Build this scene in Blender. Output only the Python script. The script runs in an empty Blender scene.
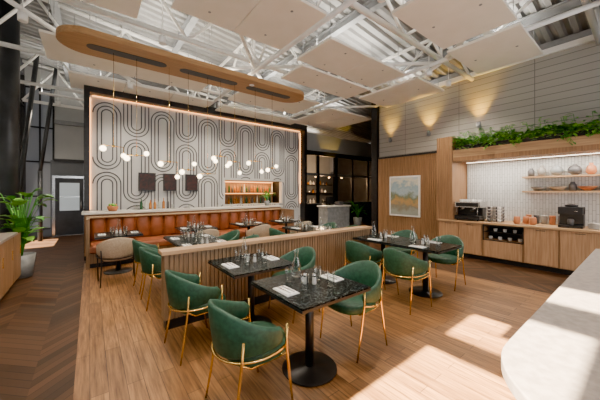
import bpy, bmesh, math, random
from mathutils import Vector, Matrix
random.seed(7)
R=random.random
def U(a,b): return a+(b-a)*R()

# ------------------------------------------------------------ materials
MATS={}
def _new(name):
    m=bpy.data.materials.new(name); m.use_nodes=True
    nt=m.node_tree; b=nt.nodes['Principled BSDF']
    MATS[name]=m
    return m,nt,b
def setc(b,c,rough,metal=0):
    b.inputs['Base Color'].default_value=(*c,1); b.inputs['Roughness'].default_value=rough
    b.inputs['Metallic'].default_value=metal
def noisy(name,c1,c2,rough=.5,scale=(8,8,8),ns=1.0,metal=0,detail=4,lo=.35,hi=.65,bump=0):
    m,nt,b=_new(name); setc(b,c1,rough,metal)
    tc=nt.nodes.new('ShaderNodeTexCoord'); mp=nt.nodes.new('ShaderNodeMapping'); mp.inputs['Scale'].default_value=scale
    n=nt.nodes.new('ShaderNodeTexNoise'); n.inputs['Scale'].default_value=ns; n.inputs['Detail'].default_value=detail
    r=nt.nodes.new('ShaderNodeValToRGB'); r.color_ramp.elements[0].position=lo; r.color_ramp.elements[1].position=hi
    r.color_ramp.elements[0].color=(*c1,1); r.color_ramp.elements[1].color=(*c2,1)
    nt.links.new(tc.outputs['Object'],mp.inputs['Vector']); nt.links.new(mp.outputs['Vector'],n.inputs['Vector'])
    nt.links.new(n.outputs['Fac'],r.inputs['Fac']); nt.links.new(r.outputs['Color'],b.inputs['Base Color'])
    if bump:
        bp=nt.nodes.new('ShaderNodeBump'); bp.inputs['Strength'].default_value=bump; bp.inputs['Distance'].default_value=.01
        nt.links.new(n.outputs['Fac'],bp.inputs['Height']); nt.links.new(bp.outputs['Normal'],b.inputs['Normal'])
    return m
def emis(name,c,s):
    m,nt,b=_new(name); setc(b,c,.5); b.inputs['Emission Color'].default_value=(*c,1); b.inputs['Emission Strength'].default_value=s
def math_n(nt,op,a,b=None):
    n=nt.nodes.new('ShaderNodeMath'); n.operation=op
    for i,v in enumerate((a,b)):
        if v is None: continue
        if isinstance(v,(int,float)): n.inputs[i].default_value=v
        else: nt.links.new(v,n.inputs[i])
    return n.outputs[0]

noisy('green_velvet',(.013,.058,.034),(.024,.092,.056),.55,(30,30,30))
noisy('tan_fabric',(.38,.29,.20),(.48,.38,.27),.8,(60,60,60))
noisy('brass',(.85,.55,.16),(.9,.62,.22),.25,(5,5,5),metal=1)
noisy('black_metal',(.012,.012,.013),(.02,.02,.022),.4,(10,10,10))
noisy('dark_steel',(.025,.028,.032),(.04,.044,.05),.4,(4,4,4))
noisy('white_steel',(.84,.83,.80),(.89,.88,.85),.5,(4,4,4))
noisy('grey_beam',(.20,.21,.22),(.27,.28,.29),.5,(4,4,4))
noisy('deck_metal',(.22,.222,.22),(.28,.28,.275),.6,(2,2,2))
noisy('acoustic_panel',(.88,.83,.73),(.92,.87,.78),.85,(3,3,3))
noisy('oak_v',(.35,.19,.09),(.48,.285,.15),.5,(22,22,1.2),2)
noisy('oak_x',(.36,.22,.11),(.48,.31,.175),.5,(1.2,22,22),2)
noisy('oak_y',(.43,.26,.13),(.57,.37,.20),.5,(22,1.2,22),2)
noisy('cloud_oak',(.36,.19,.07),(.45,.25,.10),.5,(1.2,18,18),2)
noisy('slat_wood',(.25,.13,.057),(.36,.20,.095),.5,(22,22,1.2),2)
noisy('divider_wood',(.18,.108,.056),(.28,.175,.095),.55,(22,22,1.2),2)
noisy('leather',(.24,.070,.026),(.32,.10,.037),.42,(6,6,6),bump=.1)
noisy('bar_white',(.66,.64,.58),(.74,.72,.67),.3,(3,3,3))
noisy('slate_wall',(.085,.095,.11),(.12,.13,.145),.6,(1,1,1))
noisy('charcoal',(.015,.016,.018),(.03,.03,.033),.6,(2,2,2))
noisy('pattern_white',(.64,.64,.63),(.70,.70,.69),.7,(1,1,1))
noisy('pattern_line',(.055,.06,.068),(.08,.085,.095),.6,(3,3,3))
noisy('light_wall',(.42,.43,.43),(.50,.51,.51),.7,(1,1,1))
noisy('pot_grey',(.22,.23,.23),(.32,.33,.33),.6,(8,8,8))
noisy('leaf_a',(.04,.20,.02),(.09,.34,.035),.5,(9,9,9))
noisy('leaf_b',(.13,.40,.03),(.28,.58,.07),.5,(9,9,9))
noisy('leaf_c',(.02,.10,.02),(.04,.17,.03),.5,(9,9,9))
noisy('terracotta',(.45,.16,.06),(.55,.22,.09),.5,(9,9,9))
noisy('ceramic',(.75,.73,.69),(.85,.83,.8),.3,(9,9,9))
noisy('ceramic_grey',(.22,.20,.18),(.32,.30,.27),.4,(9,9,9))
noisy('ceramic_dark',(.07,.07,.075),(.13,.12,.12),.4,(9,9,9))
noisy('paper',(.8,.8,.78),(.88,.88,.86),.8,(9,9,9))
noisy('chrome',(.7,.7,.7),(.8,.8,.8),.22,(3,3,3),metal=1)
noisy('stone_counter',(.26,.222,.20),(.36,.31,.28),.4,(9,9,9),3,detail=8)
noisy('bottle_green',(.02,.08,.03),(.03,.12,.05),.1,(9,9,9))
noisy('bottle_amber',(.35,.12,.02),(.45,.18,.03),.1,(9,9,9))
noisy('bottle_clear',(.55,.55,.5),(.7,.7,.65),.1,(9,9,9))
emis('globe_glow',(1,.80,.52),9)
emis('led_warm',(1,.42,.12),4.5)
emis('led_yellow',(1,.66,.12),8)
emis('downlight_glow',(1,.86,.66),8)
noisy('screen_dark',(.010,.008,.008),(.05,.012,.010),.45,(14,14,14))
emis('kitchen_glow',(1,.55,.22),7)
emis('fridge_glow',(.45,.52,.56),.30)
# thin glass
m,nt,b=_new('clear_glass'); nt.nodes.remove(b); out=nt.nodes['Material Output']
tr=nt.nodes.new('ShaderNodeBsdfTransparent'); gl=nt.nodes.new('ShaderNodeBsdfGlossy'); mx=nt.nodes.new('ShaderNodeMixShader'); lw=nt.nodes.new('ShaderNodeLayerWeight')
tr.inputs['Color'].default_value=(.93,.96,.95,1); gl.inputs['Roughness'].default_value=.05; lw.inputs['Blend'].default_value=.5
gl.inputs['Color'].default_value=(1,1,1,1)
nt.links.new(lw.outputs['Facing'],mx.inputs[0]); nt.links.new(tr.outputs[0],mx.inputs[1]); nt.links.new(gl.outputs[0],mx.inputs[2]); nt.links.new(mx.outputs[0],out.inputs['Surface'])
# translucent blind
m,nt,b=_new('blind_fabric')
nt.nodes.remove(b); out=nt.nodes['Material Output']
d=nt.nodes.new('ShaderNodeBsdfDiffuse'); t=nt.nodes.new('ShaderNodeBsdfTranslucent'); mx=nt.nodes.new('ShaderNodeMixShader')
d.inputs['Color'].default_value=(.5,.52,.55,1); t.inputs['Color'].default_value=(.22,.225,.235,1); mx.inputs[0].default_value=.5
nt.links.new(d.outputs[0],mx.inputs[1]); nt.links.new(t.outputs[0],mx.inputs[2]); nt.links.new(mx.outputs[0],out.inputs['Surface'])
# plank floor
def brickmat(name,c1,c2,cm,bw,rh,mortar,rot,rough,grain=None,axes=None,bias=0,off=.37):
    m,nt,b=_new(name); setc(b,c1,rough)
    tc=nt.nodes.new('ShaderNodeTexCoord'); mp=nt.nodes.new('ShaderNodeMapping')
    mp.inputs['Rotation'].default_value=rot
    br=nt.nodes.new('ShaderNodeTexBrick'); br.inputs['Scale'].default_value=1
    br.inputs['Color1'].default_value=(*c1,1); br.inputs['Color2'].default_value=(*c2,1); br.inputs['Mortar'].default_value=(*cm,1)
    br.inputs['Brick Width'].default_value=bw; br.inputs['Row Height'].default_value=rh; br.inputs['Mortar Size'].default_value=mortar
    br.inputs['Bias'].default_value=bias
    br.offset=off
    nt.links.new(tc.outputs['Object'],mp.inputs['Vector'])
    vec=mp.outputs['Vector']
    if axes:
        sp=nt.nodes.new('ShaderNodeSeparateXYZ'); cb=nt.nodes.new('ShaderNodeCombineXYZ')
        nt.links.new(tc.outputs['Object'],sp.inputs[0])
        nt.links.new(sp.outputs[axes[0]],cb.inputs[0]); nt.links.new(sp.outputs[axes[1]],cb.inputs[1]); vec=cb.outputs[0]
    nt.links.new(vec,br.inputs['Vector'])
    if grain:
        m2=nt.nodes.new('ShaderNodeMapping'); m2.inputs['Scale'].default_value=grain
        nt.links.new(tc.outputs['Object'],m2.inputs['Vector'])
        n=nt.nodes.new('ShaderNodeTexNoise'); n.inputs['Scale'].default_value=1; n.inputs['Detail'].default_value=8; n.inputs['Roughness'].default_value=.65
        nt.links.new(m2.outputs['Vector'],n.inputs['Vector'])
        r=nt.nodes.new('ShaderNodeValToRGB'); r.color_ramp.elements[0].position=.36; r.color_ramp.elements[1].position=.63
        r.color_ramp.elements[0].color=(.46,.41,.36,1); r.color_ramp.elements[1].color=(1.2,1.17,1.13,1)
        nt.links.new(n.outputs['Fac'],r.inputs['Fac'])
        mm=nt.nodes.new('ShaderNodeMixRGB'); mm.blend_type='MULTIPLY'; mm.inputs[0].default_value=1
        nt.links.new(br.outputs['Color'],mm.inputs[1]); nt.links.new(r.outputs['Color'],mm.inputs[2])
        nt.links.new(mm.outputs[0],b.inputs['Base Color'])
    else: nt.links.new(br.outputs['Color'],b.inputs['Base Color'])
brickmat('plank_floor',(.37,.195,.080),(.235,.118,.046),(.10,.05,.024),1.1,.12,.003,(0,0,math.pi/2),.42,grain=(38,2.2,1))
brickmat('kitkat_tile',(.66,.67,.66),(.76,.77,.76),(.34,.35,.35),.20,.05,.004,(0,0,0),.25,axes=(2,1))
brickmat('grey_siding',(.35,.335,.30),(.38,.365,.33),(.15,.145,.135),1.6,.155,.007,(0,0,0),.55,axes=(1,2),off=0)
# chevron
m,nt,b=_new('herringbone_floor'); setc(b,(.1,.05,.02),.5); b.inputs['Specular IOR Level'].default_value=.3
tc=nt.nodes.new('ShaderNodeTexCoord'); sp=nt.nodes.new('ShaderNodeSeparateXYZ'); nt.links.new(tc.outputs['Object'],sp.inputs[0])
a=math_n(nt,'PINGPONG',sp.outputs[0],.38); v=math_n(nt,'DIVIDE',math_n(nt,'ADD',sp.outputs[1],a),.11)
cid=math_n(nt,'FLOOR',math_n(nt,'DIVIDE',sp.outputs[0],.38)); rid=math_n(nt,'FLOOR',v); fr=math_n(nt,'FRACT',v)
cb=nt.nodes.new('ShaderNodeCombineXYZ'); nt.links.new(cid,cb.inputs[0]); nt.links.new(rid,cb.inputs[1])
wn=nt.nodes.new('ShaderNodeTexWhiteNoise'); nt.links.new(cb.outputs[0],wn.inputs['Vector'])
rp=nt.nodes.new('ShaderNodeValToRGB'); rp.color_ramp.elements[0].color=(.032,.016,.008,1); rp.color_ramp.elements[1].color=(.10,.047,.022,1)
nt.links.new(wn.outputs['Value'],rp.inputs['Fac'])
mm=nt.nodes.new('ShaderNodeMixRGB'); mm.inputs[2].default_value=(.015,.008,.005,1)
nt.links.new(math_n(nt,'LESS_THAN',fr,.07),mm.inputs[0]); nt.links.new(rp.outputs[0],mm.inputs[1]); nt.links.new(mm.outputs[0],b.inputs['Base Color'])
# marble top
m,nt,b=_new('dark_marble'); setc(b,(.03,.05,.05),.22); b.inputs['Specular IOR Level'].default_value=.10
tc=nt.nodes.new('ShaderNodeTexCoord'); n=nt.nodes.new('ShaderNodeTexNoise'); n.inputs['Scale'].default_value=9; n.inputs['Detail'].default_value=5
nt.links.new(tc.outputs['Object'],n.inputs['Vector'])
ad=nt.nodes.new('ShaderNodeMixRGB'); ad.blend_type='ADD'; ad.inputs[0].default_value=.3
nt.links.new(tc.outputs['Object'],ad.inputs[1]); nt.links.new(n.outputs['Color'],ad.inputs[2])
vo=nt.nodes.new('ShaderNodeTexVoronoi'); vo.feature='DISTANCE_TO_EDGE'; vo.inputs['Scale'].default_value=15
nt.links.new(ad.outputs[0],vo.inputs['Vector'])
rp=nt.nodes.new('ShaderNodeValToRGB'); e=rp.color_ramp.elements; e[0].position=0; e[0].color=(.16,.19,.19,1); e[1].position=.05; e[1].color=(.005,.008,.009,1)
x=e.new(.018); x.color=(.03,.042,.044,1)
nt.links.new(vo.outputs['Distance'],rp.inputs['Fac']); nt.links.new(rp.outputs[0],b.inputs['Base Color'])
# painting
m,nt,b=_new('landscape_print'); setc(b,(.5,.5,.5),.5)
tc=nt.nodes.new('ShaderNodeTexCoord'); sp=nt.nodes.new('ShaderNodeSeparateXYZ'); nt.links.new(tc.outputs['Object'],sp.inputs[0])
n=nt.nodes.new('ShaderNodeTexNoise'); n.inputs['Scale'].default_value=6; n.inputs['Detail'].default_value=8; nt.links.new(tc.outputs['Object'],n.inputs['Vector'])
f=math_n(nt,'ADD',math_n(nt,'DIVIDE',math_n(nt,'SUBTRACT',sp.outputs[2],.75),1.35),math_n(nt,'MULTIPLY',math_n(nt,'SUBTRACT',n.outputs['Fac'],.5),.5))
rp=nt.nodes.new('ShaderNodeValToRGB'); e=rp.color_ramp.elements; e[0].position=.12; e[0].color=(.30,.32,.28,1); e[1].position=1; e[1].color=(.45,.50,.54,1)
for p,c in ((.25,(.22,.20,.14)),(.38,(.48,.28,.10)),(.5,(.16,.20,.12)),(.6,(.36,.44,.48)),(.75,(.26,.36,.42)),(.85,(.62,.58,.46))):
    q=e.new(p); q.color=(*c,1)
nt.links.new(f,rp.inputs['Fac']); nt.links.new(rp.outputs[0],b.inputs['Base Color'])

# ------------------------------------------------------------ mesh builder
class B:
    def __init__(s): s.v=[];s.f=[];s.m=[];s.sm=[];s.keys=[]
    def k(s,key):
        if key not in s.keys: s.keys.append(key)
        return s.keys.index(key)
    def add(s,vs,fs,mat,smooth=False):
        o=len(s.v); s.v+= [tuple(p) for p in vs]; i=s.k(mat)
        for f in fs: s.f.append([o+j for j in f]); s.m.append(i); s.sm.append(smooth)
    def box(s,x0,y0,z0,x1,y1,z1,mat):
        vs=[(x,y,z) for z in (z0,z1) for y in (y0,y1) for x in (x0,x1)]
        s.add(vs,[(0,2,3,1),(4,5,7,6),(0,1,5,4),(2,6,7,3),(0,4,6,2),(1,3,7,5)],mat)
    def loft(s,rings,mat,smooth=True,cap=True,closed=False):
        n=len(rings[0]); vs=[p for r in rings for p in r]; fs=[]
        m=len(rings)
        for i in range(m if closed else m-1):
            a=i*n; b=((i+1)%m)*n
            for j in range(n): fs.append((a+j,a+(j+1)%n,b+(j+1)%n,b+j))
        if cap and not closed: fs.append(tuple(range(n))[::-1]); fs.append(tuple((m-1)*n+j for j in range(n)))
        s.add(vs,fs,mat,smooth)
    def tube(s,pts,r,mat,n=8,closed=False):
        pts=[Vector(p) for p in pts]; rings=[]; m=len(pts)
        for i,p in enumerate(pts):
            if closed: t=pts[(i+1)%m]-pts[i-1]
            else: t=pts[min(i+1,m-1)]-pts[max(i-1,0)]
            t.normalize()
            up=Vector((0,0,1)) if abs(t.z)<.95 else Vector((1,0,0))
            a=t.cross(up).normalized(); b=t.cross(a).normalized()
            rr=r[i] if isinstance(r,(list,tuple)) else r
            rings.append([p+a*rr*math.cos(2*math.pi*j/n)+b*rr*math.sin(2*math.pi*j/n) for j in range(n)])
        s.loft(rings,mat,True,True,closed)
    def lathe(s,prof,c,mat,n=20,closed=False,cap=True):
        rings=[[(c[0]+r*math.cos(2*math.pi*j/n),c[1]+r*math.sin(2*math.pi*j/n),c[2]+z) for j in range(n)] for r,z in prof]
        s.loft(rings,mat,True,cap and not closed,closed)
    def sphere(s,c,r,mat,n=16):
        s.lathe([(max(r*math.sin(math.pi*i/10),.0005),-r*math.cos(math.pi*i/10)) for i in range(11)],c,mat,n)
    def prism(s,poly,z0,z1,mat):
        n=len(poly); vs=[(x,y,z0) for x,y in poly]+[(x,y,z1) for x,y in poly]
        fs=[tuple(range(n))[::-1],tuple(range(n,2*n))]+[(i,(i+1)%n,n+(i+1)%n,n+i) for i in range(n)]
        s.add(vs,fs,mat)
    def leaf(s,base,d,L,W,mat,droop=.3):
        d=Vector(d).normalized(); side=d.cross(Vector((0,0,1)))
        if side.length<.05: side=Vector((1,0,0))
        side.normalize(); base=Vector(base); nrm=side.cross(d)
        pr=[(0,0),(.2,.6),(.5,1),(.8,.6),(1,0)]
        vs=[]
        for t,w in pr:
            c=base+d*L*t-Vector((0,0,1))*droop*L*t*t
            vs+= [c-side*W*w*.5+nrm*W*.12*w,c,c+side*W*w*.5+nrm*W*.12*w]
        fs=[]
        for i in range(4):
            a=i*3; fs+= [(a,a+1,a+4,a+3),(a+1,a+2,a+5,a+4)]
        s.add(vs,fs,mat,True)
    def mesh(s,name,recalc=True):
        me=bpy.data.meshes.new(name); me.from_pydata(s.v,[],s.f)
        for k in s.keys: me.materials.append(MATS[k])
        me.polygons.foreach_set('material_index',s.m); me.polygons.foreach_set('use_smooth',s.sm)
        if recalc:
            bm=bmesh.new(); bm.from_mesh(me); bmesh.ops.recalc_face_normals(bm,faces=bm.faces); bm.to_mesh(me); bm.free()
        me.update(); return me
    def done(s,name,loc=(0,0,0),rz=0,bevel=0,recalc=True):
        return place(s.mesh(name,recalc),name,loc,rz,bevel)
def place(me,name,loc=(0,0,0),rz=0,bevel=0):
    o=bpy.data.objects.new(name,me); o.location=loc; o.rotation_euler=(0,0,rz)
    bpy.context.scene.collection.objects.link(o)
    if bevel:
        md=o.modifiers.new('bev','BEVEL'); md.width=bevel; md.segments=2; md.limit_method='ANGLE'
    return o

def roofz(x): return 4.9+(8-x)*.1
# ------------------------------------------------------------ shell
b=B(); b.box(-.1,-3.2,-.1,5.6,7.6,0,'plank_floor')
b.box(-1.8,-3.2,-.1,-.1,13.2,0,'herringbone_floor'); b.box(5.6,-3.2,-.1,13,13.2,0,'herringbone_floor'); b.box(-.1,7.6,-.1,5.6,13.2,0,'herringbone_floor')
b.done('floor')
# roof deck (corrugated)
b=B(); ys=[];y=-3.3;i=0
pat=[(0,0),(.08,0),(.11,.06),(.19,.06)]
while y<13.2:
    for dy,dz in pat: ys.append((y+dy,dz))
    y+=.22
vs=[];fs=[]
for (yy,dz) in ys: vs+=[(-1.8,yy,roofz(-1.8)+dz),(13,yy,roofz(13)+dz)]
for i in range(len(ys)-1): fs.append((2*i,2*i+1,2*i+3,2*i+2))
b.add(vs,fs,'deck_metal'); 
vs=[(-1.8,-3.3,roofz(-1.8)+.12),(13,-3.3,roofz(13)+.12),(13,13.3,roofz(13)+.12),(-1.8,13.3,roofz(-1.8)+.12)]
b.add(vs,[(0,1,2,3)],'deck_metal'); b.done('ceiling',recalc=False)
# right wall
b=B()
b.box(8,-3.2,0,8.15,5.79,2.7,'light_wall'); b.box(8,-3.2,2.7,8.15,5.79,4.62,'grey_siding')
b.box(7.94,-3.2,4.6,8.15,5.79,4.72,'white_steel'); b.box(8,-3.2,4.72,8.15,5.79,4.88,'grey_beam')
b.done('wall_right')
b=B(); b.box(7.9,5.82,0,8.2,6.05,4.87,'black_metal'); b.done('steel_post')
# slat feature
b=B(); b.box(7.95,3.42,0.08,7.999,5.78,2.7,'slat_wood')
y=3.43
while y<5.75:
    b.box(7.92,y,.08,7.95,y+.045,2.7,'slat_wood'); y+=.062
b.box(7.9,3.42,2.7,7.999,5.78,2.76,'black_metal'); b.box(7.93,3.42,0,7.999,5.78,.08,'black_metal')
b.done('wood_slat_panel')
b=B(); b.box(7.88,4.25,.80,7.919,5.30,2.08,'ceramic'); b.box(7.872,4.30,.85,7.88,5.25,2.03,'landscape_print'); b.done('framed_picture')
# back walls
b=B(); b.box(-1.0,13.05,2.7,13,13.2,5.9,'light_wall'); b.box(-1.1,13.0,0,13,13.2,2.7,'slate_wall'); b.box(-1.8,13.0,0,-1.1,13.2,.25,'slate_wall'); b.box(-1.8,13.0,5.2,-1,13.2,5.95,'light_wall'); b.done('wall_back')
b=B(); b.box(-1.78,13.1,.25,-1.0,13.11,5.2,'blind_fabric')
for z in (.25,1.4,2.6,3.8,5.15): b.box(-1.78,13.02,z,-1.0,13.08,z+.05,'black_metal')
for x in (-1.78,-1.4,-1.05): b.box(x,13.02,.25,x+.05,13.08,5.2,'black_metal')
b.done('window_1')
b=B(); b.box(12.9,-3.2,0,13.05,13.0,4.4,'charcoal'); b.box(8.15,-3.2,0,12.9,-3.1,4.4,'charcoal'); b.done('wall_far_right')
b=B(); b.box(-1.05,12.9,0,-.1,12.995,2.15,'chrome'); b.box(-.97,12.87,0.02,-.18,12.9,2.07,'dark_steel'); b.tube([(-.25,12.82,.95),(-.25,12.82,1.25)],.012,'chrome'); b.box(-.85,12.865,.9,-.3,12.871,1.9,'fridge_glow'); b.box(-.85,12.862,1.38,-.3,12.866,1.41,'chrome'); b.done('door_1')
b=B(); b.box(-1.0,12.9,4.0,12.85,13.045,4.14,'grey_beam'); b.box(-1.0,12.95,2.66,12.85,13.0,2.76,'black_metal'); b.done('trim_1')
# camera-side wall with large windows
b=B(); b.box(-1.8,-3.35,0,13,-3.2,.35,'light_wall'); b.box(-1.8,-3.35,3.6,13,-3.2,5.9,'light_wall')
for x in (-1.8,.6,3.0,5.4,7.8,10.2,12.8): b.box(x,-3.35,.35,x+.15,-3.2,3.6,'black_metal')
b.box(7.95,-3.35,.3,13,-3.2,3.7,'light_wall')
b.done('wall_front')
# left wall glazing: frame + added sun-masking blinds
b=B(); b.box(-1.9,-3.2,0,-1.75,13.2,.2,'slate_wall'); b.box(-1.9,-3.2,5.5,-1.75,13.2,5.95,'slate_wall')
for y in (-3.2,-1.6,-.05,1.62,3.2,4.8,6.4,8.0,9.6,11.2,12.9): b.box(-1.86,y,.2,-1.74,y+.07,5.5,'black_metal')
for z in (1.1,3.0,4.45): 
    b.box(-1.85,-3.2,z,-1.75,.2,z+.05,'black_metal'); b.box(-1.85,1.6,z,-1.75,13.0,z+.05,'black_metal')
b.done('wall_left')
b=B()
def bl(y0,y1,z0,z1): b.box(-1.885,y0,z0,-1.875,y1,z1,'blind_fabric')
bl(-3.2,.15,.2,5.5); bl(1.38,10.6,.2,5.5); bl(.15,1.38,.2,3.25); bl(.15,1.38,4.38,4.75); bl(10.6,12.2,1.0,5.5); bl(12.2,13.2,.2,5.5)
b.done('sun_mask_blind')  # blinds added to block and diffuse sun; gaps shape its floor patches

# steel columns left
b=B(); b.lathe([(.16,0.03),(.16,5.82)],(-1.33,8.2,0),'dark_steel',24); b.lathe([(.24,0),(.24,.03)],(-1.33,8.2,0),'dark_steel',24); b.done('steel_column')
b=B(); b.tube([(-1.5,9.3,.0),(-1.2,10.8,5.5)],.055,'dark_steel',12)
b.tube([(-1.25,11.9,2.2),(-.85,11.6,5.5)],.05,'dark_steel',12); b.tube([(-1.25,11.9,0),(-1.25,11.9,2.25)],.06,'dark_steel',12); b.done('steel_brace')

# trusses
def truss(Y):
    b=B(); zb=4.52
    b.tube([(-1.7,Y,zb),(7.93,Y,zb)],.05,'white_steel')
    b.tube([(-1.7,Y,roofz(-1.7)-.1),(7.93,Y,roofz(7.93)-.1)],.05,'white_steel')
    x=-1.7;up=False;p=(x,Y,zb)
    while x<7.2:
        x+=.8; q=(x,Y,zb if up else roofz(x)-.1); b.tube([p,q],.032,'white_steel',6); p=q; up=not up
    b.done('roof_truss')
for Y in (.6,2.85,5.5,7.9,10.3,12.3): truss(Y)
def trussY(X,zb,y0,y1):
    b=B(); b.tube([(X,y0,zb),(X,y1,zb)],.045,'white_steel'); zt=roofz(X)-.1
    b.tube([(X,y0,zt),(X,y1,zt)],.04,'white_steel'); y=y0;up=False;p=(X,y,zb)
    while y<y1-.5:
        y+=.9; q=(X,y,zb if up else zt); b.tube([p,q],.028,'white_steel',6); p=q; up=not up
    b.done('roof_truss')
trussY(3.06,4.40,.2,12.3); trussY(6.05,4.42,.2,12.3)
def brace(p,q,r=.04):
    b=B(); b.tube([p,q],r,'white_steel'); b.tube([q,(q[0],q[1],roofz(q[0])-.02)],r*.7,'white_steel'); b.done('roof_brace')
for (x0,y0,x1,y1) in ((.8,2.85,3.0,5.6),(3.0,5.6,6.2,2.85),(3.0,5.6,.6,7.9),(3.0,5.6,5.2,7.9),(6.2,2.85,7.6,5.6),(.8,2.85,-1.2,5.6),(5.2,7.9,7.6,5.6),(.6,7.9,3,10.3),(3,10.3,5.2,7.9),(-1.2,5.6,.6,7.9),(.8,2.85,3.0,.6),(6.2,2.85,4.2,.6)):
    brace((x0,y0,4.45),(x1,y1,4.45))
b=B()
for X in (-.6,1.8,4.3,6.8):
    z=roofz(X); b.box(X-.07,-3.1,z-.20,X+.07,12.9,z-.18,'grey_beam'); b.box(X-.01,-3.1,z-.18,X+.01,12.9,z-.03,'grey_beam'); b.box(X-.07,-3.1,z-.04,X+.07,12.9,z-.02,'grey_beam')
b.done('roof_beam')
# ceiling panels
def panel(x0,y0,x1,y1,z=4.36,dots=2):
    b=B(); nx=max(1,round((x1-x0)/1.25)); w=(x1-x0)/nx
    for i in range(nx): b.box(x0+i*w+.008,y0,z,x0+(i+1)*w-.008,y1,z+.045,'acoustic_panel')
    b.box(x0+.05,y0+.1,z+.045,x1-.05,y0+.14,z+.08,'grey_beam'); b.box(x0+.05,y1-.14,z+.045,x1-.05,y1-.1,z+.08,'grey_beam')
    for x in (x0+.12,x1-.12):
        for y in (y0+.12,y1-.12): b.tube([(x,y,z+.06),(x,y,roofz(x)-.0)],.006,'grey_beam',5)
    for i in range(nx):
        for fy in (.2,.8): b.lathe([(.022,-.004),(.022,0)],(x0+(i+.5)*w,y0+(y1-y0)*fy,z),'grey_beam',10)
    b.done('ceiling_panel')
PAN=[(5.5,1.28,7.05,2.42),(3.65,1.28,5.35,2.42),(3.4,3.5,5.85,4.5),(3.6,4.56,5.9,5.4),(.95,3.05,2.9,4.35),(-.7,6.4,2.4,7.6),(3.2,6.2,5.6,7.6),(6.2,3.4,7.6,5.2),(-.4,8.15,3.0,9.3),(3.3,8.2,6.4,9.3),(6.2,6.4,8.4,8.6),(-.9,2.6,.6,5.0),(-1.0,-1,2.8,1.0),(3.2,-2,7,.3)]
for i,p in enumerate(PAN): panel(*p,z=4.28+.02*(i%3))
def lamp(name,type_,loc,e,col,rot=(0,0,0),**k):
    l=bpy.data.lights.new(name,type_); l.energy=e; l.color=col
    for a,v in k.items(): setattr(l,a,v)
    o=bpy.data.objects.new(name,l); o.location=loc; o.rotation_euler=rot; bpy.context.scene.collection.objects.link(o); return o
UP=(math.pi,0,0)
# downlights
def down(x,y,z,power,col=(1,.86,.68)):
    b=B(); b.lathe([(.05,0),(.06,0),(.06,.12),(.05,.12)],(0,0,0),'white_steel',16); b.lathe([(.0005,.01),(.05,.01)],(0,0,0),'downlight_glow',16)
    b.tube([(0,0,.12),(0,0,roofz(x)-z)],.008,'white_steel',6)
    b.done('downlight',(x,y,z))
    lamp('downlight_lamp','SPOT',(x,y,z-.02),power,col,spot_size=math.radians(140),spot_blend=.7,shadow_soft_size=.06)
for x,y in ((1.4,2.55),(3.1,2.2),(1.0,5.2),(3.1,5.9),(5.95,3.0),(5.5,5.9),(-.8,5.8),(.8,7.95),(3.1,7.95),(5.6,7.9),(.5,1.2),(-.9,2.0),(6.9,3.0)):
    down(x,y,4.15,190)
down(-.75,10.8,4.15,220)  # extra lamp and fixture added to brighten the dark corridor end
# linear uplights added to brighten the ceiling
for x,y,L,e in ((4.4,1.9,1.4,44),(1.9,3.7,1.4,44),(4.6,4.2,2,55),(1.0,6.9,2,44),(4.4,6.8,1.8,44),(6.9,4.3,1,38),(1.3,8.7,2.4,38),(4.9,8.7,2.4,38),(7.2,7.5,1.4,32),(-.6,11.2,1.2,40),(8.5,10.8,2,26),(.0,1.0,1.4,38),(6.3,1.85,1.1,36),(-.2,4.2,1,30)):
    b=B(); b.box(-L/2,-.06,-.03,L/2,.06,0,'white_steel'); b.box(-L/2,-.06,0,L/2,-.05,.02,'white_steel'); b.box(-L/2,.05,0,L/2,.06,.02,'white_steel')
    for s_ in (-1,1): b.tube([(s_*L*.45,0,0),(s_*L*.45,0,roofz(x+s_*L*.45)-4.55)],.005,'grey_beam',5)
    b.done('fill_uplight',(x,y,4.55))
    lamp('fill_uplight_lamp','AREA',(x,y,4.58),e,(1,.92,.80),UP,shape='RECTANGLE',size=L,size_y=.1)

# oval wood cloud
def stad(x0,x1,y0,y1,n=14):
    r=(y1-y0)/2; cy=(y0+y1)/2; P=[]
    for i in range(n+1):
        a=math.pi/2+math.pi*i/n; P.append((x0+r+r*math.cos(a),cy+r*math.sin(a)))
    for i in range(n+1):
        a=-math.pi/2+math.pi*i/n; P.append((x1-r+r*math.cos(a),cy+r*math.sin(a)))
    return P
OZ=4.16
b=B(); b.prism(stad(-.45,4.75,5.66,6.50),OZ,OZ+.11,'cloud_oak')
for x0,x1 in ((-.05,1.25),(1.5,2.8),(3.05,4.35)): b.prism(stad(x0,x1,5.97,6.20),OZ-.006,OZ-.001,'black_metal')
for x in (0,2.1,4.3):
    for y in (5.85,6.3): b.tube([(x,y,OZ+.1),(x,y,roofz(x))],.006,'grey_beam',5)
b.done('ceiling_wood_cloud')
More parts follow.
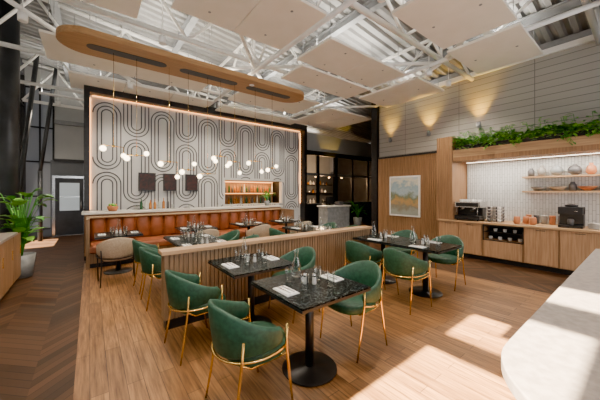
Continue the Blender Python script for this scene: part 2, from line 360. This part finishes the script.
# pendants
def pendant(x,y,z,ang,z2):
    b=B(); L=.17; dx,dy=math.cos(ang)*L,math.sin(ang)*L
    b.tube([(0,0,0),(0,0,OZ-.006-z)],.004,'brass',5)
    b.tube([(-dx,-dy,0),(dx,dy,0)],.006,'brass',6)
    b.sphere((-dx,-dy,-.06),.052,'globe_glow'); b.tube([(dx,dy,0),(dx,dy,z2)],.005,'brass',5); b.sphere((dx,dy,z2-.06),.046,'globe_glow')
    b.lathe([(.02,-.02),(.025,0),(.02,.02)],(0,0,0),'brass',10)
    b.done('pendant_light',(x,y,z))
for x,y,z,a,z2 in ((.35,6.1,2.42,.3,-.1),(.72,6.1,2.28,-.4,.1),(1.3,6.1,2.2,.2,-.25),(1.68,6.1,2.05,.5,.2),(2.1,6.1,1.98,-.3,.35),(2.4,6.1,2.4,.1,-.15),(2.75,6.1,2.3,.4,-.2),(3.3,6.1,2.35,-.2,-.2),(3.8,6.1,2.2,.3,.12)):
    pendant(x,y,z,a,z2)
lamp('cloud_fill_lamp','AREA',(2.1,6.08,OZ+.14),80,(1,.88,.7),UP,shape='RECTANGLE',size=4.4,size_y=.4)  # fill lamp added above the cloud, lifts the ceiling brightness

# ------------------------------------------------------------ bar feature wall
WY=9.2
b=B(); b.box(0,WY,0,3.78,WY+.2,4.25,'pattern_white'); b.box(6.2,WY,0,7.14,WY+.2,4.25,'pattern_white')
b.box(3.78,WY,0,6.2,WY+.2,1.12,'pattern_white'); b.box(3.78,WY,2.0,6.2,WY+.2,4.25,'pattern_white')
b.box(3.78,WY+.2,1.0,6.2,WY+.75,1.12,'black_metal'); b.box(3.78,WY+.7,1.12,6.2,WY+.75,2.0,'slat_wood'); b.box(3.78,WY+.2,2.0,6.2,WY+.75,2.05,'black_metal')
b.box(3.70,WY+.2,1,3.78,WY+.75,2.05,'black_metal'); b.box(6.2,WY+.2,1,6.28,WY+.75,2.05,'black_metal')
b.done('wall_bar')
b=B(); F=8.88
b.box(-.12,F,0,-.001,WY+.25,4.38,'black_metal'); b.box(7.141,F,0,7.27,WY+.25,4.38,'black_metal'); b.box(-.001,F,4.17,7.141,WY-.001,4.38,'black_metal'); b.box(-.001,WY-.001,4.251,7.141,WY+.25,4.38,'black_metal')
b.box(.0,WY-.04,1.1,.02,WY-.02,4.1,'led_warm'); b.box(7.11,WY-.04,1.1,7.135,WY-.02,4.1,'led_warm'); b.box(.05,WY-.04,4.15,7.1,WY-.02,4.168,'led_warm')
b.done('feature_wall_frame')
lamp('frame_fill_lamp','AREA',(3.5,9.1,4.42),60,(1,.88,.7),UP,shape='RECTANGLE',size=6.5,size_y=.3)  # added fill lamp over the frame, aimed up to lighten the roof
# pattern
b=B(); yy=WY-.012
def seg_ok(x,z):
    if x<.05 or x>7.08 or z<.9 or z>4.13: return False
    if 3.72<x<6.26 and 1.06<z<2.06: return False
    return True
def ring(cx,cz,w,h,t):
    r=w/2; st=h/2-r; P=[];N=[]
    for i in range(17):
        a=math.pi*i/16; P.append((cx+r*math.cos(a),cz+st+r*math.sin(a))); N.append((math.cos(a),math.sin(a)))
    for k in range(1,12): P.append((cx-r,cz+st-2*st*k/12)); N.append((-1,0))
    for i in range(17):
        a=math.pi+math.pi*i/16; P.append((cx+r*math.cos(a),cz-st+r*math.sin(a))); N.append((math.cos(a),math.sin(a)))
    for k in range(1,12): P.append((cx+r,cz-st+2*st*k/12)); N.append((1,0))
    n=len(P)
    for i in range(n):
        j=(i+1)%n
        mx=(P[i][0]+P[j][0])/2; mz=(P[i][1]+P[j][1])/2
        if not seg_ok(mx,mz): continue
        q=[(P[i][0],yy,P[i][1]),(P[j][0],yy,P[j][1]),(P[j][0]-N[j][0]*t,yy,P[j][1]-N[j][1]*t),(P[i][0]-N[i][0]*t,yy,P[i][1]-N[i][1]*t)]
        b.add([(x,yy,z) for x,_,z in q]+[(x,yy+.011,z) for x,_,z in q],[(0,1,2,3),(0,4,5,1),(2,6,7,3),(1,5,6,2),(3,7,4,0)],'pattern_line')
sp_=.70
for c in range(11):
    cx=.38+c*sp_
    if c%2==0: cs=[(3.12,1.86),(1.2,1.86)]
    else: cs=[(4.10,1.86),(2.18,1.86),(.26,1.86)]
    for cz,h in cs:
        for k in range(3):
            w=.66-k*.19
            ring(cx,cz,w,h-k*.19,.028)
b.done('arch_wall_pattern')
# screens
for x0,x1 in ((1.12,1.57),(1.78,2.16),(2.43,2.81)):
    b=B(); b.box(x0,WY-.09,1.6,x1,WY-.04,2.14,'black_metal'); b.box(x0+.03,WY-.092,1.64,x1-.03,WY-.0905,2.1,'screen_dark'); b.box((x0+x1)/2-.06,WY-.04,1.8,(x0+x1)/2+.06,WY-.014,1.95,'black_metal'); b.done('menu_screen')
# bottles
def bottle(b,x,y,z,mat,h=.3,r=.036):
    b.lathe([(r*.95,0),(r,.01),(r,h*.58),(r*.75,h*.68),(r*.33,h*.76),(r*.33,h),(r*.2,h)],(x,y,z),mat,10)
b=B(); b.box(3.8,WY+.42,1.52,6.18,WY+.69,1.55,'oak_x'); b.box(3.8,WY+.68,1.95,6.18,WY+.695,1.98,'led_warm'); b.box(3.8,WY+.68,1.50,6.18,WY+.695,1.52,'led_warm')
for zz in (1.12,1.55):
    x=3.9
    while x<6.1:
        bottle(b,x,WY+.55,zz,random.choice(['bottle_green','bottle_amber','bottle_clear','ceramic_dark','bottle_amber']),U(.24,.36),U(.03,.042)); x+=U(.09,.16)
b.done('liquor_shelf')
lamp('backbar_lamp','AREA',(5,WY+.4,1.98),28,(1,.55,.22),(0,0,0),shape='RECTANGLE',size=2.2,size_y=.2)
# bar counter
b=B(); b.box(-.1,7.92,0,5.3,8.5,1.05,'slat_wood'); b.box(-.15,7.86,1.05,5.35,8.56,1.10,'bar_white'); b.box(-.1,7.90,0,5.25,7.92,.1,'black_metal'); b.done('bar_counter',bevel=.006)
b=B()
X0,X1=0,5.1; n=17; w=(X1-X0)/n
b.box(X0,7.05,0,X1,7.85,.1,'black_metal'); b.box(X0,6.98,.1,X1,7.85,.3,'divider_wood')
def cush(x0,x1,y0,y1,z0,z1,r=.04):
    rings=[]
    for (s,z) in ((r,z0),(0,z0+r*.7),(0,z1-r),(r*.3,z1-r*.3),(r,z1)):
        rings.append([(x0+s,y0+s,z),(x1-s,y0+s,z),(x1-s,y1-s,z),(x0+s,y1-s,z)])
    b.loft(rings,'leather',False)
for i in range(6): cush(X0+i*.85,X0+(i+1)*.85-.008,6.95,7.72,.3,.46)
for i in range(n): 
    x0=X0+i*w; rings=[]
    for z,o in ((.46,0),(.5,.03),(.9,.03),(.96,.015),(.985,0)):
        rings.append([(x0+.002,7.70-o*.3,z),(x0+w*.25,7.68-o,z),(x0+w*.5,7.67-o*1.2,z),(x0+w*.75,7.68-o,z),(x0+w-.002,7.70-o*.3,z),(x0+w-.002,7.83,z),(x0+.002,7.83,z)])
    b.loft(rings,'leather',True)
b.box(X0,7.6,.985,X1,7.85,1.01,'oak_x'); b.box(X0-.06,6.95,0,X0,7.85,1.01,'divider_wood'); b.box(X1,6.95,0,X1+.06,7.85,1.01,'divider_wood')
b.done('banquette_sofa')
# tableware
def glassobj(h=.13,r=.035):
    b=B(); b.lathe([(r*.1,.004),(r*.85,.004),(r,h)],(0,0,0),'clear_glass',16,cap=False); return b.mesh('water_glass',False)
GL=glassobj()
def carafe():
    b=B(); b.lathe([(.004,.004),(.042,.004),(.046,.03),(.045,.12),(.02,.19),(.02,.25),(.025,.265)],(0,0,0),'clear_glass',18,cap=False); return b.mesh('water_carafe',False)
CA=carafe()
def shaker():
    b=B(); b.lathe([(.018,0),(.02,.01),(.016,.06),(.018,.065)],(0,0,0),'ceramic',12); b.lathe([(.018,.065),(.019,.085),(.008,.095)],(0,0,0),'chrome',12); return b.mesh('salt_shaker')
SH=shaker()
def setting():
    b=B(); b.box(-.06,-.11,0,.06,.11,.006,'paper'); b.box(-.055,-.1,.006,.02,.1,.012,'paper')
    b.tube([(-.02,-.09,.016),(-.02,.03,.016)],.004,'chrome',6); b.box(-.032,.03,.013,-.008,.05,.017,'chrome')
    for i in range(3): b.box(-.031+i*.009,.05,.013,-.027+i*.009,.09,.016,'chrome')
    b.tube([(.02,-.09,.016),(.02,0,.016)],.005,'chrome',6); b.box(.012,0,.013,.026,.095,.016,'chrome')
    return b.mesh('napkin_with_cutlery')
SE=setting()
for i in range(9): place(GL,'bar_glass',(1.0+i*.42+U(-.05,.05),8.2+U(-.1,.1),1.1005))
b=B()
for i in range(7): bottle(b,1.1+i*.11,8.42,1.101,random.choice(['bottle_green','bottle_amber','bottle_clear','ceramic_dark']),U(.22,.32),.035)
b.box(1.0,8.33,1.1,1.95,8.5,1.101,'black_metal'); b.done('bottle_tray')
b=B(); b.lathe([(.08,0),(.11,.06),(.12,.12),(.11,.12),(.1,.08),(.0006,.07)],(0,0,0),'terracotta',16)
for i in range(22): a=U(0,6.28); b.sphere((.06*math.cos(a),.06*math.sin(a),U(.1,.16)),.03,random.choice(['terracotta','leaf_b']),8)
b.done('fruit_bowl',(.45,8.15,1.1))
def potplant(name,loc,s,n,mats,pot='pot_grey',ph=.2,pr=.12,L=.35,W=.1,rise=.5,spread=.9):
    b=B(); b.lathe([(pr*.75,0),(pr,ph),(pr*.92,ph),(pr*.88,ph*.85),(.0006,ph*.85)],(0,0,0),pot,20)
    for i in range(n):
        a=2*math.pi*i/n*2.4; el=U(.5,1.35); h=U(.15,rise)
        top=Vector((math.cos(a)*h*spread*math.cos(el),math.sin(a)*h*spread*math.cos(el),ph+h))
        b.tube([(0,0,ph*.8),(top.x*.4,top.y*.4,ph+h*.6),tuple(top)],.006*s,'leaf_a',5)
        b.leaf(top,(math.cos(a),math.sin(a),math.tan(el)*.5),L*U(.8,1.15),W*U(.8,1.2),random.choice(mats),U(.2,.6))
    b.done(name,loc)
potplant('potted_plant',(4.9,8.2,1.1),1,22,['leaf_a','leaf_b'],ph=.16,pr=.1,L=.22,W=.07,rise=.25)
potplant('potted_rubber_plant',(-1.0,7.12,0),1.5,64,['leaf_a','leaf_b','leaf_b'],ph=.42,pr=.2,L=.27,W=.18,rise=1.15,spread=.36)

# ------------------------------------------------------------ chairs/tables
def chair_mesh(fab,met):
    b=B()
    def se(a,z,n=28,p=2.6):
        out=[]
        for i in range(n):
            t=2*math.pi*i/n; c,s=math.cos(t),math.sin(t)
            out.append((a*math.copysign(abs(c)**(2/p),c)+.01,a*math.copysign(abs(s)**(2/p),s),z))
        return out
    b.loft([se(.20,.395),se(.228,.405),se(.238,.43),se(.236,.465),se(.222,.482),se(.15,.49)],fab)
    rings=[];N=28
    for i in range(N+1):
        ph=math.radians(-112+224*i/N); t=abs(-112+224*i/N)/112
        sm=t*t*(3-2*t)
        top=.81-.17*sm; bot=.455+.06*sm
        if i in(0,N): top-=.035; bot+=.03
        def P(rad,z): 
            lean=.05*(z-.45)/.35*(1-.6*t)
            r=rad+lean
            return (-math.cos(ph)*r,math.sin(ph)*r*1.0,z)
        h=top-bot; e=.02
        rings.append([P(.272,bot),P(.284,bot+e),P(.286,bot+h*.5),P(.282,top-e),P(.270,top),P(.254,top),P(.242,top-e),P(.238,bot+h*.5),P(.246,bot+e),P(.256,bot)])
    b.loft(rings,fab)
    arc=[]
    for i in range(25):
        ph=math.radians(-112+224*i/24); t=abs(-112+224*i/24)/112
        arc.append((-math.cos(ph)*.292,math.sin(ph)*.292,.452+.05*t*t))
    b.tube(arc,.009,met,8)
    for s in (-1,1):
        b.tube([(.115,s*.285,.655),(.112,s*.278,.50),(.15,s*.27,.25),(.19,s*.262,0)],[.010,.010,.010,.008],met,8)
        b.tube([(-.19,s*.235,.60),(-.20,s*.228,.45),(-.235,s*.235,.2),(-.27,s*.245,0)],[.010,.010,.010,.008],met,8)
        b.tube([(.112,s*.278,.45),(.09,s*.2,.39),(-.12,s*.2,.39),(-.20,s*.228,.45)],.008,met,6)
    b.tube([(.09,.2,.39),(.09,-.2,.39)],.008,met,6); b.tube([(-.12,.2,.39),(-.12,-.2,.39)],.008,met,6)
    return b.mesh('dining_chair')
CG=chair_mesh('green_velvet','brass'); CT=chair_mesh('tan_fabric','black_metal')
def chair(x,y,deg,me=None): place(me or CG,'dining_chair',(x,y,0),math.radians(deg))
def tbl():
    b=B(); h=.38
    b.box(-h,-h,.715,h,h,.735,'black_metal'); b.box(-h+.004,-h+.004,.735,h-.004,h-.004,.75,'dark_marble')
    b.lathe([(.24,0),(.245,.008),(.24,.016),(.06,.022),(.05,.03)],(0,0,0),'black_metal',32); b.lathe([(.038,.02),(.038,.715)],(0,0,0),'black_metal',20)
    b.box(-.2,-.03,.695,.2,.03,.715,'black_metal'); b.box(-.03,-.2,.695,.03,.2,.715,'black_metal')
    return b.mesh('dining_table')
TB=tbl()
def table(x,y,items=True,dense=False):
    place(TB,'dining_table',(x,y,0))
    z=.7502
    place(SE,'napkin_with_cutlery',(x-.27,y-.02,z),0); place(SE,'napkin_with_cutlery',(x+.27,y+.0,z),math.pi)
    for dx,dy in ((-.1,.14),(.1,-.14),(.12,.04),(-.12,-.08)): place(GL,'water_glass',(x+dx+U(-.02,.02),y+dy+U(-.02,.02),z))
    place(CA,'water_carafe',(x+.02,y+.22,z)); place(SH,'salt_shaker',(x-.03,y+.03,z)); place(SH,'salt_shaker',(x+.03,y-.03,z))
table(1.55,1.86); table(1.5,2.87)
chair(.97,1.83,0); chair(.90,2.86,4); chair(2.14,1.9,178); chair(2.1,2.88,182)
table(1.45,4.35); table(1.45,5.12); chair(.86,4.3,0); chair(.86,5.05,3); chair(2.05,4.3,180); chair(2.05,5.1,178)
table(4.15,2.15); table(4.15,2.92); chair(3.52,2.1,-4); chair(3.54,2.85,4); chair(4.75,2.15,180); chair(4.75,2.95,183)
table(3.95,4.15); table(3.95,4.92); chair(3.33,4.1,0); chair(3.35,4.9,0); chair(4.55,4.15,180); chair(4.55,4.9,180)
for x in (.45,1.95,3.3,4.5): table(x,6.45)
chair(.38,5.75,90,CT); chair(1.95,5.85,90,CT); chair(3.25,5.85,90,CT); chair(4.5,5.8,90,CT)
# partition
b=B(); b.box(.68,3.36,0,4.3,3.48,.12,'black_metal'); b.box(.66,3.35,.12,4.32,3.49,.86,'divider_wood'); b.box(.63,3.31,.86,4.35,3.52,.90,'oak_x')
x=.665
while x<4.28: b.box(x,3.335,.12,x+.036,3.35,.86,'divider_wood'); b.box(x,3.49,.12,x+.036,3.505,.86,'divider_wood'); x+=.052
b.done('slatted_room_divider')

# ------------------------------------------------------------ coffee station right
b=B()
b.box(7.16,-2.5,0,7.99,3.3,.1,'black_metal'); b.box(7.12,-2.5,.1,7.99,1.62,.84,'slat_wood'); b.box(7.12,2.32,.1,7.99,3.34,.84,'slat_wood')
b.box(7.12,1.62,.1,7.99,2.32,.5,'slat_wood'); b.box(7.5,1.62,.5,7.99,2.32,.84,'black_metal'); b.box(7.14,1.62,.66,7.5,2.32,.68,'black_metal'); b.box(7.10,1.60,.80,7.5,2.34,.84,'black_metal')
b.box(7.10,1.60,.48,7.12,2.34,.50,'black_metal'); b.box(7.10,1.60,.48,7.12,1.62,.84,'black_metal'); b.box(7.10,2.32,.48,7.12,2.34,.84,'black_metal')
b.box(7.07,-2.5,.84,7.99,3.34,.88,'oak_y')
for y0,y1 in ((-2.45,-1.9),(-1.88,-1.3),(-1.28,-.7),(-.68,-.1),(-.08,.48),(.5,1.05),(1.07,1.59),(2.36,2.84),(2.86,3.32)):
    b.box(7.10,y0+.006,.115,7.12,y1-.006,.825,'oak_v'); b.box(7.093,(y0+y1)/2-.07,.79,7.10,(y0+y1)/2+.07,.80,'black_metal')
b.box(7.10,1.63,.115,7.12,2.31,.475,'oak_v')
for i in range(7): b.lathe([(.03,0),(.04,.06),(.037,.06),(.028,.006)],(7.3,1.7+i*.09,.68 if i%2 else .50),'ceramic',10)
b.done('sideboard_cabinet',bevel=.003)
b=B(); b.box(7.95,-2.5,.88,7.99,2.97,2.31,'kitkat_tile'); b.done('tile_backsplash')
b=B(); b.box(7.1,2.99,.885,7.99,3.36,2.95,'slat_wood')
y=2.995
while y<3.33: b.box(7.08,y,.885,7.1,y+.04,2.95,'slat_wood'); y+=.055
b.done('wood_pillar')
b=B()
b.box(7.1,-2.5,2.32,7.99,2.98,2.42,'slat_wood'); b.box(7.1,-2.5,2.42,7.16,2.98,2.60,'oak_y'); b.box(7.9,-2.5,2.42,7.99,2.98,2.60,'slat_wood')
b.box(7.16,-2.5,2.42,7.9,2.98,2.60,'black_metal'); b.box(7.7,-2.4,2.312,7.72,2.9,2.319,'downlight_glow')
b.done('wood_canopy')
lamp('canopy_lamp','AREA',(7.5,.8,2.30),60,(1,.90,.76),(0,0,0),shape='RECTANGLE',size=.15,size_y=4)
b=B(); b.box(7.66,-2.3,1.88,7.949,1.75,1.915,'oak_y')
b.box(7.66,-2.3,1.56,7.949,1.75,1.595,'oak_y'); b.done('floating_shelf')
# trailing plants
b=B(); b.box(7.13,-2.4,2.605,7.6,2.95,2.70,'charcoal')
def bump_(y): return .5+.5*math.sin(y*5.3)*math.sin(y*2.1+1)
for i in range(3000):
    y=U(-2.4,2.95); x=7.12+U(-.12,.40); z=2.70+U(-.02,.08+.15*bump_(y))*(1-.5*abs(x-7.2)); 
    if x<7.08: z=2.68+U(-.06-.08*bump_(y+2),.12)
    a=U(0,6.28); b.leaf((x,y,z),(math.cos(a)-.5,math.sin(a),U(0,1)),U(.06,.13),U(.04,.075),random.choice(['leaf_a','leaf_a','leaf_b','leaf_b','leaf_b','leaf_c']),U(.0,.4))
for i in range(80):
    y=U(-2.3,2.9); x=7.25; h=U(.12,.34); yy2=y+U(-.2,.2); b.tube([(x,y,2.70),(x-.1,yy2,2.72+h*.6),(x-.22,yy2,2.70+h)],.004,'leaf_a',4)
    for k in range(7):
        a=U(0,6.28); t=.4+.6*k/6; b.leaf((x-.22*t,y+(yy2-y)*t,2.70+h*t),(math.cos(a),math.sin(a),.4),.12,.055,random.choice(['leaf_b','leaf_a']),.4)
for i in range(20):
    y=U(-2.2,2.85); L=U(.08,.24); yy2=y+U(-.12,.12); b.tube([(7.1,y,2.71),(7.03,y,2.70),(7.03,yy2,2.70-L)],.003,'leaf_a',4)
    for k in range(8):
        a=U(0,6.28); t=k/7; b.leaf((7.03,y+(yy2-y)*t,2.70-L*t),(-abs(math.cos(a)),math.sin(a),-.3),.07,.04,random.choice(['leaf_b','leaf_a']),.5)
b.done('trailing_plant_box',recalc=False)
# appliances
b=B(); x,y,z=7.36,2.69,.88
b.box(x-.22,y-.27,z+.03,x+.24,y+.27,z+.12,'black_metal'); b.box(x+.0,y-.27,z+.12,x+.24,y+.27,z+.38,'black_metal'); b.box(x-.2,y-.28,z+.32,x+.24,y+.28,z+.45,'chrome')
b.box(x-.205,y-.24,z+.34,x-.199,y+.24,z+.43,'black_metal')
for d in (-.12,.12):
    b.lathe([(.035,0),(.035,.05)],(x-.1,y+d,z+.27),'chrome',12); b.tube([(x-.1,y+d,z+.28),(x-.28,y+d,z+.26)],.012,'black_metal',8); b.tube([(x-.19,y+d*1.9,z+.32),(x-.22,y+d*1.9,z+.14)],.006,'chrome',6)
for i in range(4):
    for j in range(2): b.lathe([(.028,0),(.038,.055),(.034,.055),(.025,.005)],(x-.05+j*.12,y-.18+i*.12,z+.45),'ceramic',10)
for dx in (-.18,.2):
    for dy in (-.22,.22): b.lathe([(.02,0),(.02,.03)],(x+dx,y+dy,z),'black_metal',8)
b.done('espresso_machine')
b=B()
for i in range(3):
    for j in range(3):
        for k in range(5): b.lathe([(.025,0),(.04,.06),(.037,.06),(.022,.005)],(7.32+j*.11,2.08+i*.1,.885+k*.072),('ceramic','ceramic_grey','ceramic_dark')[(i+j)%3],10)
b.done('cup_stack')
for i,(x,y) in enumerate(((7.32,1.76),(7.5,1.64),(7.35,1.5))):
    b=B(); b.lathe([(.04,0),(.065,.035),(.06,.13),(.048,.16),(.04,.16),(.05,.13),(.05,.035),(.0006,.02)],(0,0,0),'terracotta',16); b.done('terracotta_jar',(x,y,.88))
b=B(); b.box(-.16,-.17,0,.16,.17,.05,'black_metal'); b.box(0,-.17,.05,.16,.17,.36,'black_metal'); b.box(-.16,-.17,.26,.16,.17,.40,'charcoal'); b.lathe([(.09,.40),(.1,.44),(.02,.46)],(0,0,0),'black_metal',16); b.lathe([(.04,.05),(.05,.14),(.04,.17)],(-.07,0,0),'ceramic_dark',14); b.lathe([(.03,0),(.03,.01)],(-.165,-.08,.32),'chrome',10)
b.done('coffee_grinder',(7.40,.93,.88),bevel=.004)
b=B()
for i in range(5): b.lathe([(.0006,0),(.05,0),(.055,.12),(.05,.16),(.052,.165),(.052,.19),(.0006,.19)],(7.7,1.12+i*.13,.881),('ceramic_dark','terracotta','ceramic_grey')[i%3],14)
b.box(7.62,1.04,.88,7.78,1.75,.881,'oak_y'); b.done('tea_canister_row')
b=B()
for i in range(6): b.lathe([(.05,0),(.11,.012),(.112,.018),(.0006,.014)],(0,0,i*.018),'ceramic',20)
b.done('plate_stack',(7.4,.6,.88))
# shelf decor
def vase(x,y,z,prof,mat,s=1.15): 
    b=B(); b.lathe([(r*s,h*s) for r,h in prof],(0,0,0),mat,18); b.done('ceramic_vase',(x,y,z))
V1=[(.04,0),(.07,.06),(.06,.13),(.025,.17),(.03,.2),(.02,.2)]
V2=[(.05,0),(.055,.1),(.03,.14),(.03,.16)]
V3=[(.03,0),(.085,.05),(.095,.10),(.07,.15),(.03,.175),(.03,.19)]
BW=[(.04,0),(.10,.05),(.13,.08),(.12,.08),(.09,.045),(.0006,.015)]
for x,y,z,p,m_ in ((7.8,1.62,1.9155,V2,'ceramic_dark'),(7.8,1.44,1.9155,V1,'ceramic_grey'),(7.8,1.2,1.9155,V3,'pot_grey'),(7.8,.93,1.9155,V3,'ceramic_dark'),(7.8,.70,1.9155,V1,'terracotta'),(7.8,.5,1.9155,V2,'ceramic_grey'),(7.8,.3,1.9155,V3,'ceramic'),(7.8,1.5,1.5955,BW,'ceramic_grey'),(7.8,1.18,1.5955,BW,'tan_fabric'),(7.8,.96,1.5955,V2,'ceramic_dark'),(7.8,.75,1.5955,BW,'terracotta'),(7.8,.45,1.5955,BW,'ceramic_grey'),(7.8,.2,1.5955,V2,'terracotta')):
    vase(x,y,z,p,m_)
# wall washers
for y,z,e in ((2.69,3.3,110),(4.0,3.3,110),(5.3,3.3,80)):
    b=B(); b.lathe([(.045,-.07),(.05,-.07),(.05,.07),(.045,.07),(.044,.05),(.0006,.05)],(0,0,0),'grey_beam',16); b.lathe([(.0006,.051),(.042,.051)],(0,0,0),'led_yellow',12); b.box(.04,-.02,-.02,.10,.02,.02,'grey_beam'); b.done('wall_light',(7.9,y,z))
    lamp('wall_light_lamp','SPOT',(7.83,y,z+.09),e,(1,.55,.05),(math.pi,math.radians(10),0),spot_size=math.radians(80),spot_blend=1.0,shadow_soft_size=.05)
# ------------------------------------------------------------ far right dark area
b=B()
for x in (7.3,8.5,9.7,10.9,12.2): b.box(x,9.6,0,x+.12,9.7,3.3,'black_metal')
b.box(7.28,9.6,3.3,12.85,9.75,3.5,'black_metal'); b.box(7.28,9.6,2.35,12.85,9.7,2.45,'grey_beam'); b.box(7.28,9.62,0,12.85,9.7,1.0,'charcoal'); b.box(7.28,9.58,1.0,12.85,9.75,1.05,'grey_beam')
b.box(7.28,9.63,3.5,12.85,9.72,4.3,'light_wall')
b.done('partition_kitchen')
b=B(); b.box(8.2,12.5,0,12.5,12.98,.9,'chrome')
for z in (1.5,2.0): b.box(8.2,12.7,z,12.5,12.98,z+.03,'chrome')
for z in (.9,1.53,2.03):
    x=8.3
    while x<12.3: bottle(b,x,12.8,z,random.choice(['ceramic','ceramic_dark','bottle_amber','chrome']),U(.15,.3),U(.04,.08)); x+=U(.15,.35)
b.done('kitchen_shelving')
for x in (8.6,9.6,10.6,11.6):
    b=B(); b.tube([(0,0,.1),(0,0,roofz(x)-2.4-.01)],.006,'black_metal',5); b.lathe([(.02,.12),(.1,.02),(.12,0),(.11,0),(.02,.1)],(0,0,0),'black_metal',14); b.sphere((0,0,.0),.05,'kitchen_glow',10); b.done('heat_lamp',(x,11,2.4))
lamp('kitchen_lamp','POINT',(10.2,11.2,2.2),160,(1,.62,.32),shadow_soft_size=.1)
lamp('post_wash_lamp','SPOT',(9.3,9.43,2.6),150,(1,.60,.06),(math.pi-.12,0,0),spot_size=math.radians(60),spot_blend=.3,shadow_soft_size=.03)
b=B(); b.lathe([(.045,-.07),(.05,-.07),(.05,.05),(.0006,.03)],(0,0,0),'grey_beam',16); b.box(-.02,0,-.02,.02,.16,.02,'grey_beam'); b.done('wall_light',(9.3,9.44,2.5))
b=B(); b.box(-.6,-.25,0,.6,.25,1.0,'pot_grey'); b.box(-.65,-.3,1.0,.65,.3,1.05,'bar_white'); b.box(-.35,.0,1.05,-.05,.1,1.06,'black_metal'); b.box(-.22,.03,1.06,-.18,.06,1.15,'black_metal'); b.box(-.42,.02,1.12,.02,.045,1.38,'black_metal'); b.box(.15,-.1,1.05,.4,.1,1.2,'ceramic_dark')
b.done('host_station',(7.6,7.6,0),math.radians(0))
potplant('potted_fern',(9.0,7.6,0),1,30,['leaf_a','leaf_c'],ph=.5,pr=.2,L=.4,W=.09,rise=.6)

# ------------------------------------------------------------ foreground counter & left cabinet
def rcorner(x0,y0,x1,y1,r):
    P=[(x1,y0),(x1,y1)]
    for i in range(15): a=math.pi/2+math.pi/2*i/14; P.append((x0+r+r*math.cos(a),y1-r+r*math.sin(a)))
    for i in range(15): a=math.pi+math.pi/2*i/14; P.append((x0+r+r*math.cos(a),y0+r+r*math.sin(a)))
    return P
b=B(); b.prism(rcorner(.97,-.62,4.6,.38,.45),.87,.92,'stone_counter'); b.prism(rcorner(1.05,-.54,4.55,.30,.40),.1,.87,'oak_v'); b.prism(rcorner(1.1,-.5,4.5,.24,.36),0,.1,'black_metal')
b.done('stone_counter_island',bevel=.006)
b=B(); b.box(-1.7,2.6,0,-1.02,6.3,.1,'black_metal'); b.box(-1.7,2.6,.1,-.98,6.35,.87,'slat_wood'); b.box(-1.72,2.58,.87,-.94,6.4,.91,'stone_counter')
y=2.62
while y<6.3: b.box(-.98,y,.11,-.962,y+.58,.86,'slat_wood'); b.box(-.962,y+.5,.5,-.95,y+.52,.65,'brass'); y+=.6
b.done('storage_cabinet')
b=B()
b.lathe([(.1,0),(.12,.02),(.1,.04),(.09,.25),(.12,.27),(.0006,.27)],(0,0,0),'tan_fabric',16); b.done('ceramic_urn',(-1.4,6.0,.91))

# ------------------------------------------------------------ light, camera
d=Vector((1,.0,-.95)).normalized()
s=lamp('sun','SUN',(-10,0,10),100,(1,.83,.58)); s.rotation_euler=d.to_track_quat('-Z','Y').to_euler(); s.data.angle=math.radians(.6)
w=bpy.data.worlds.new('World'); bpy.context.scene.world=w; w.use_nodes=True
bg=w.node_tree.nodes['Background']; bg.inputs['Color'].default_value=(.94,.96,1,1); bg.inputs['Strength'].default_value=3.0
cam=bpy.data.cameras.new('camera'); co=bpy.data.objects.new('camera',cam); bpy.context.scene.collection.objects.link(co)
cam.lens=271/600*36; cam.sensor_width=36; cam.shift_y=-8/600; cam.clip_start=.05
co.location=(0,0,1.57); co.rotation_euler=(math.pi/2,0,-math.radians(37.8))
bpy.context.scene.camera=co
vs_=bpy.context.scene.view_settings
try:
    vs_.view_transform='AgX'; vs_.look='AgX - Punchy'; vs_.exposure=.9
except Exception as e: print(e)
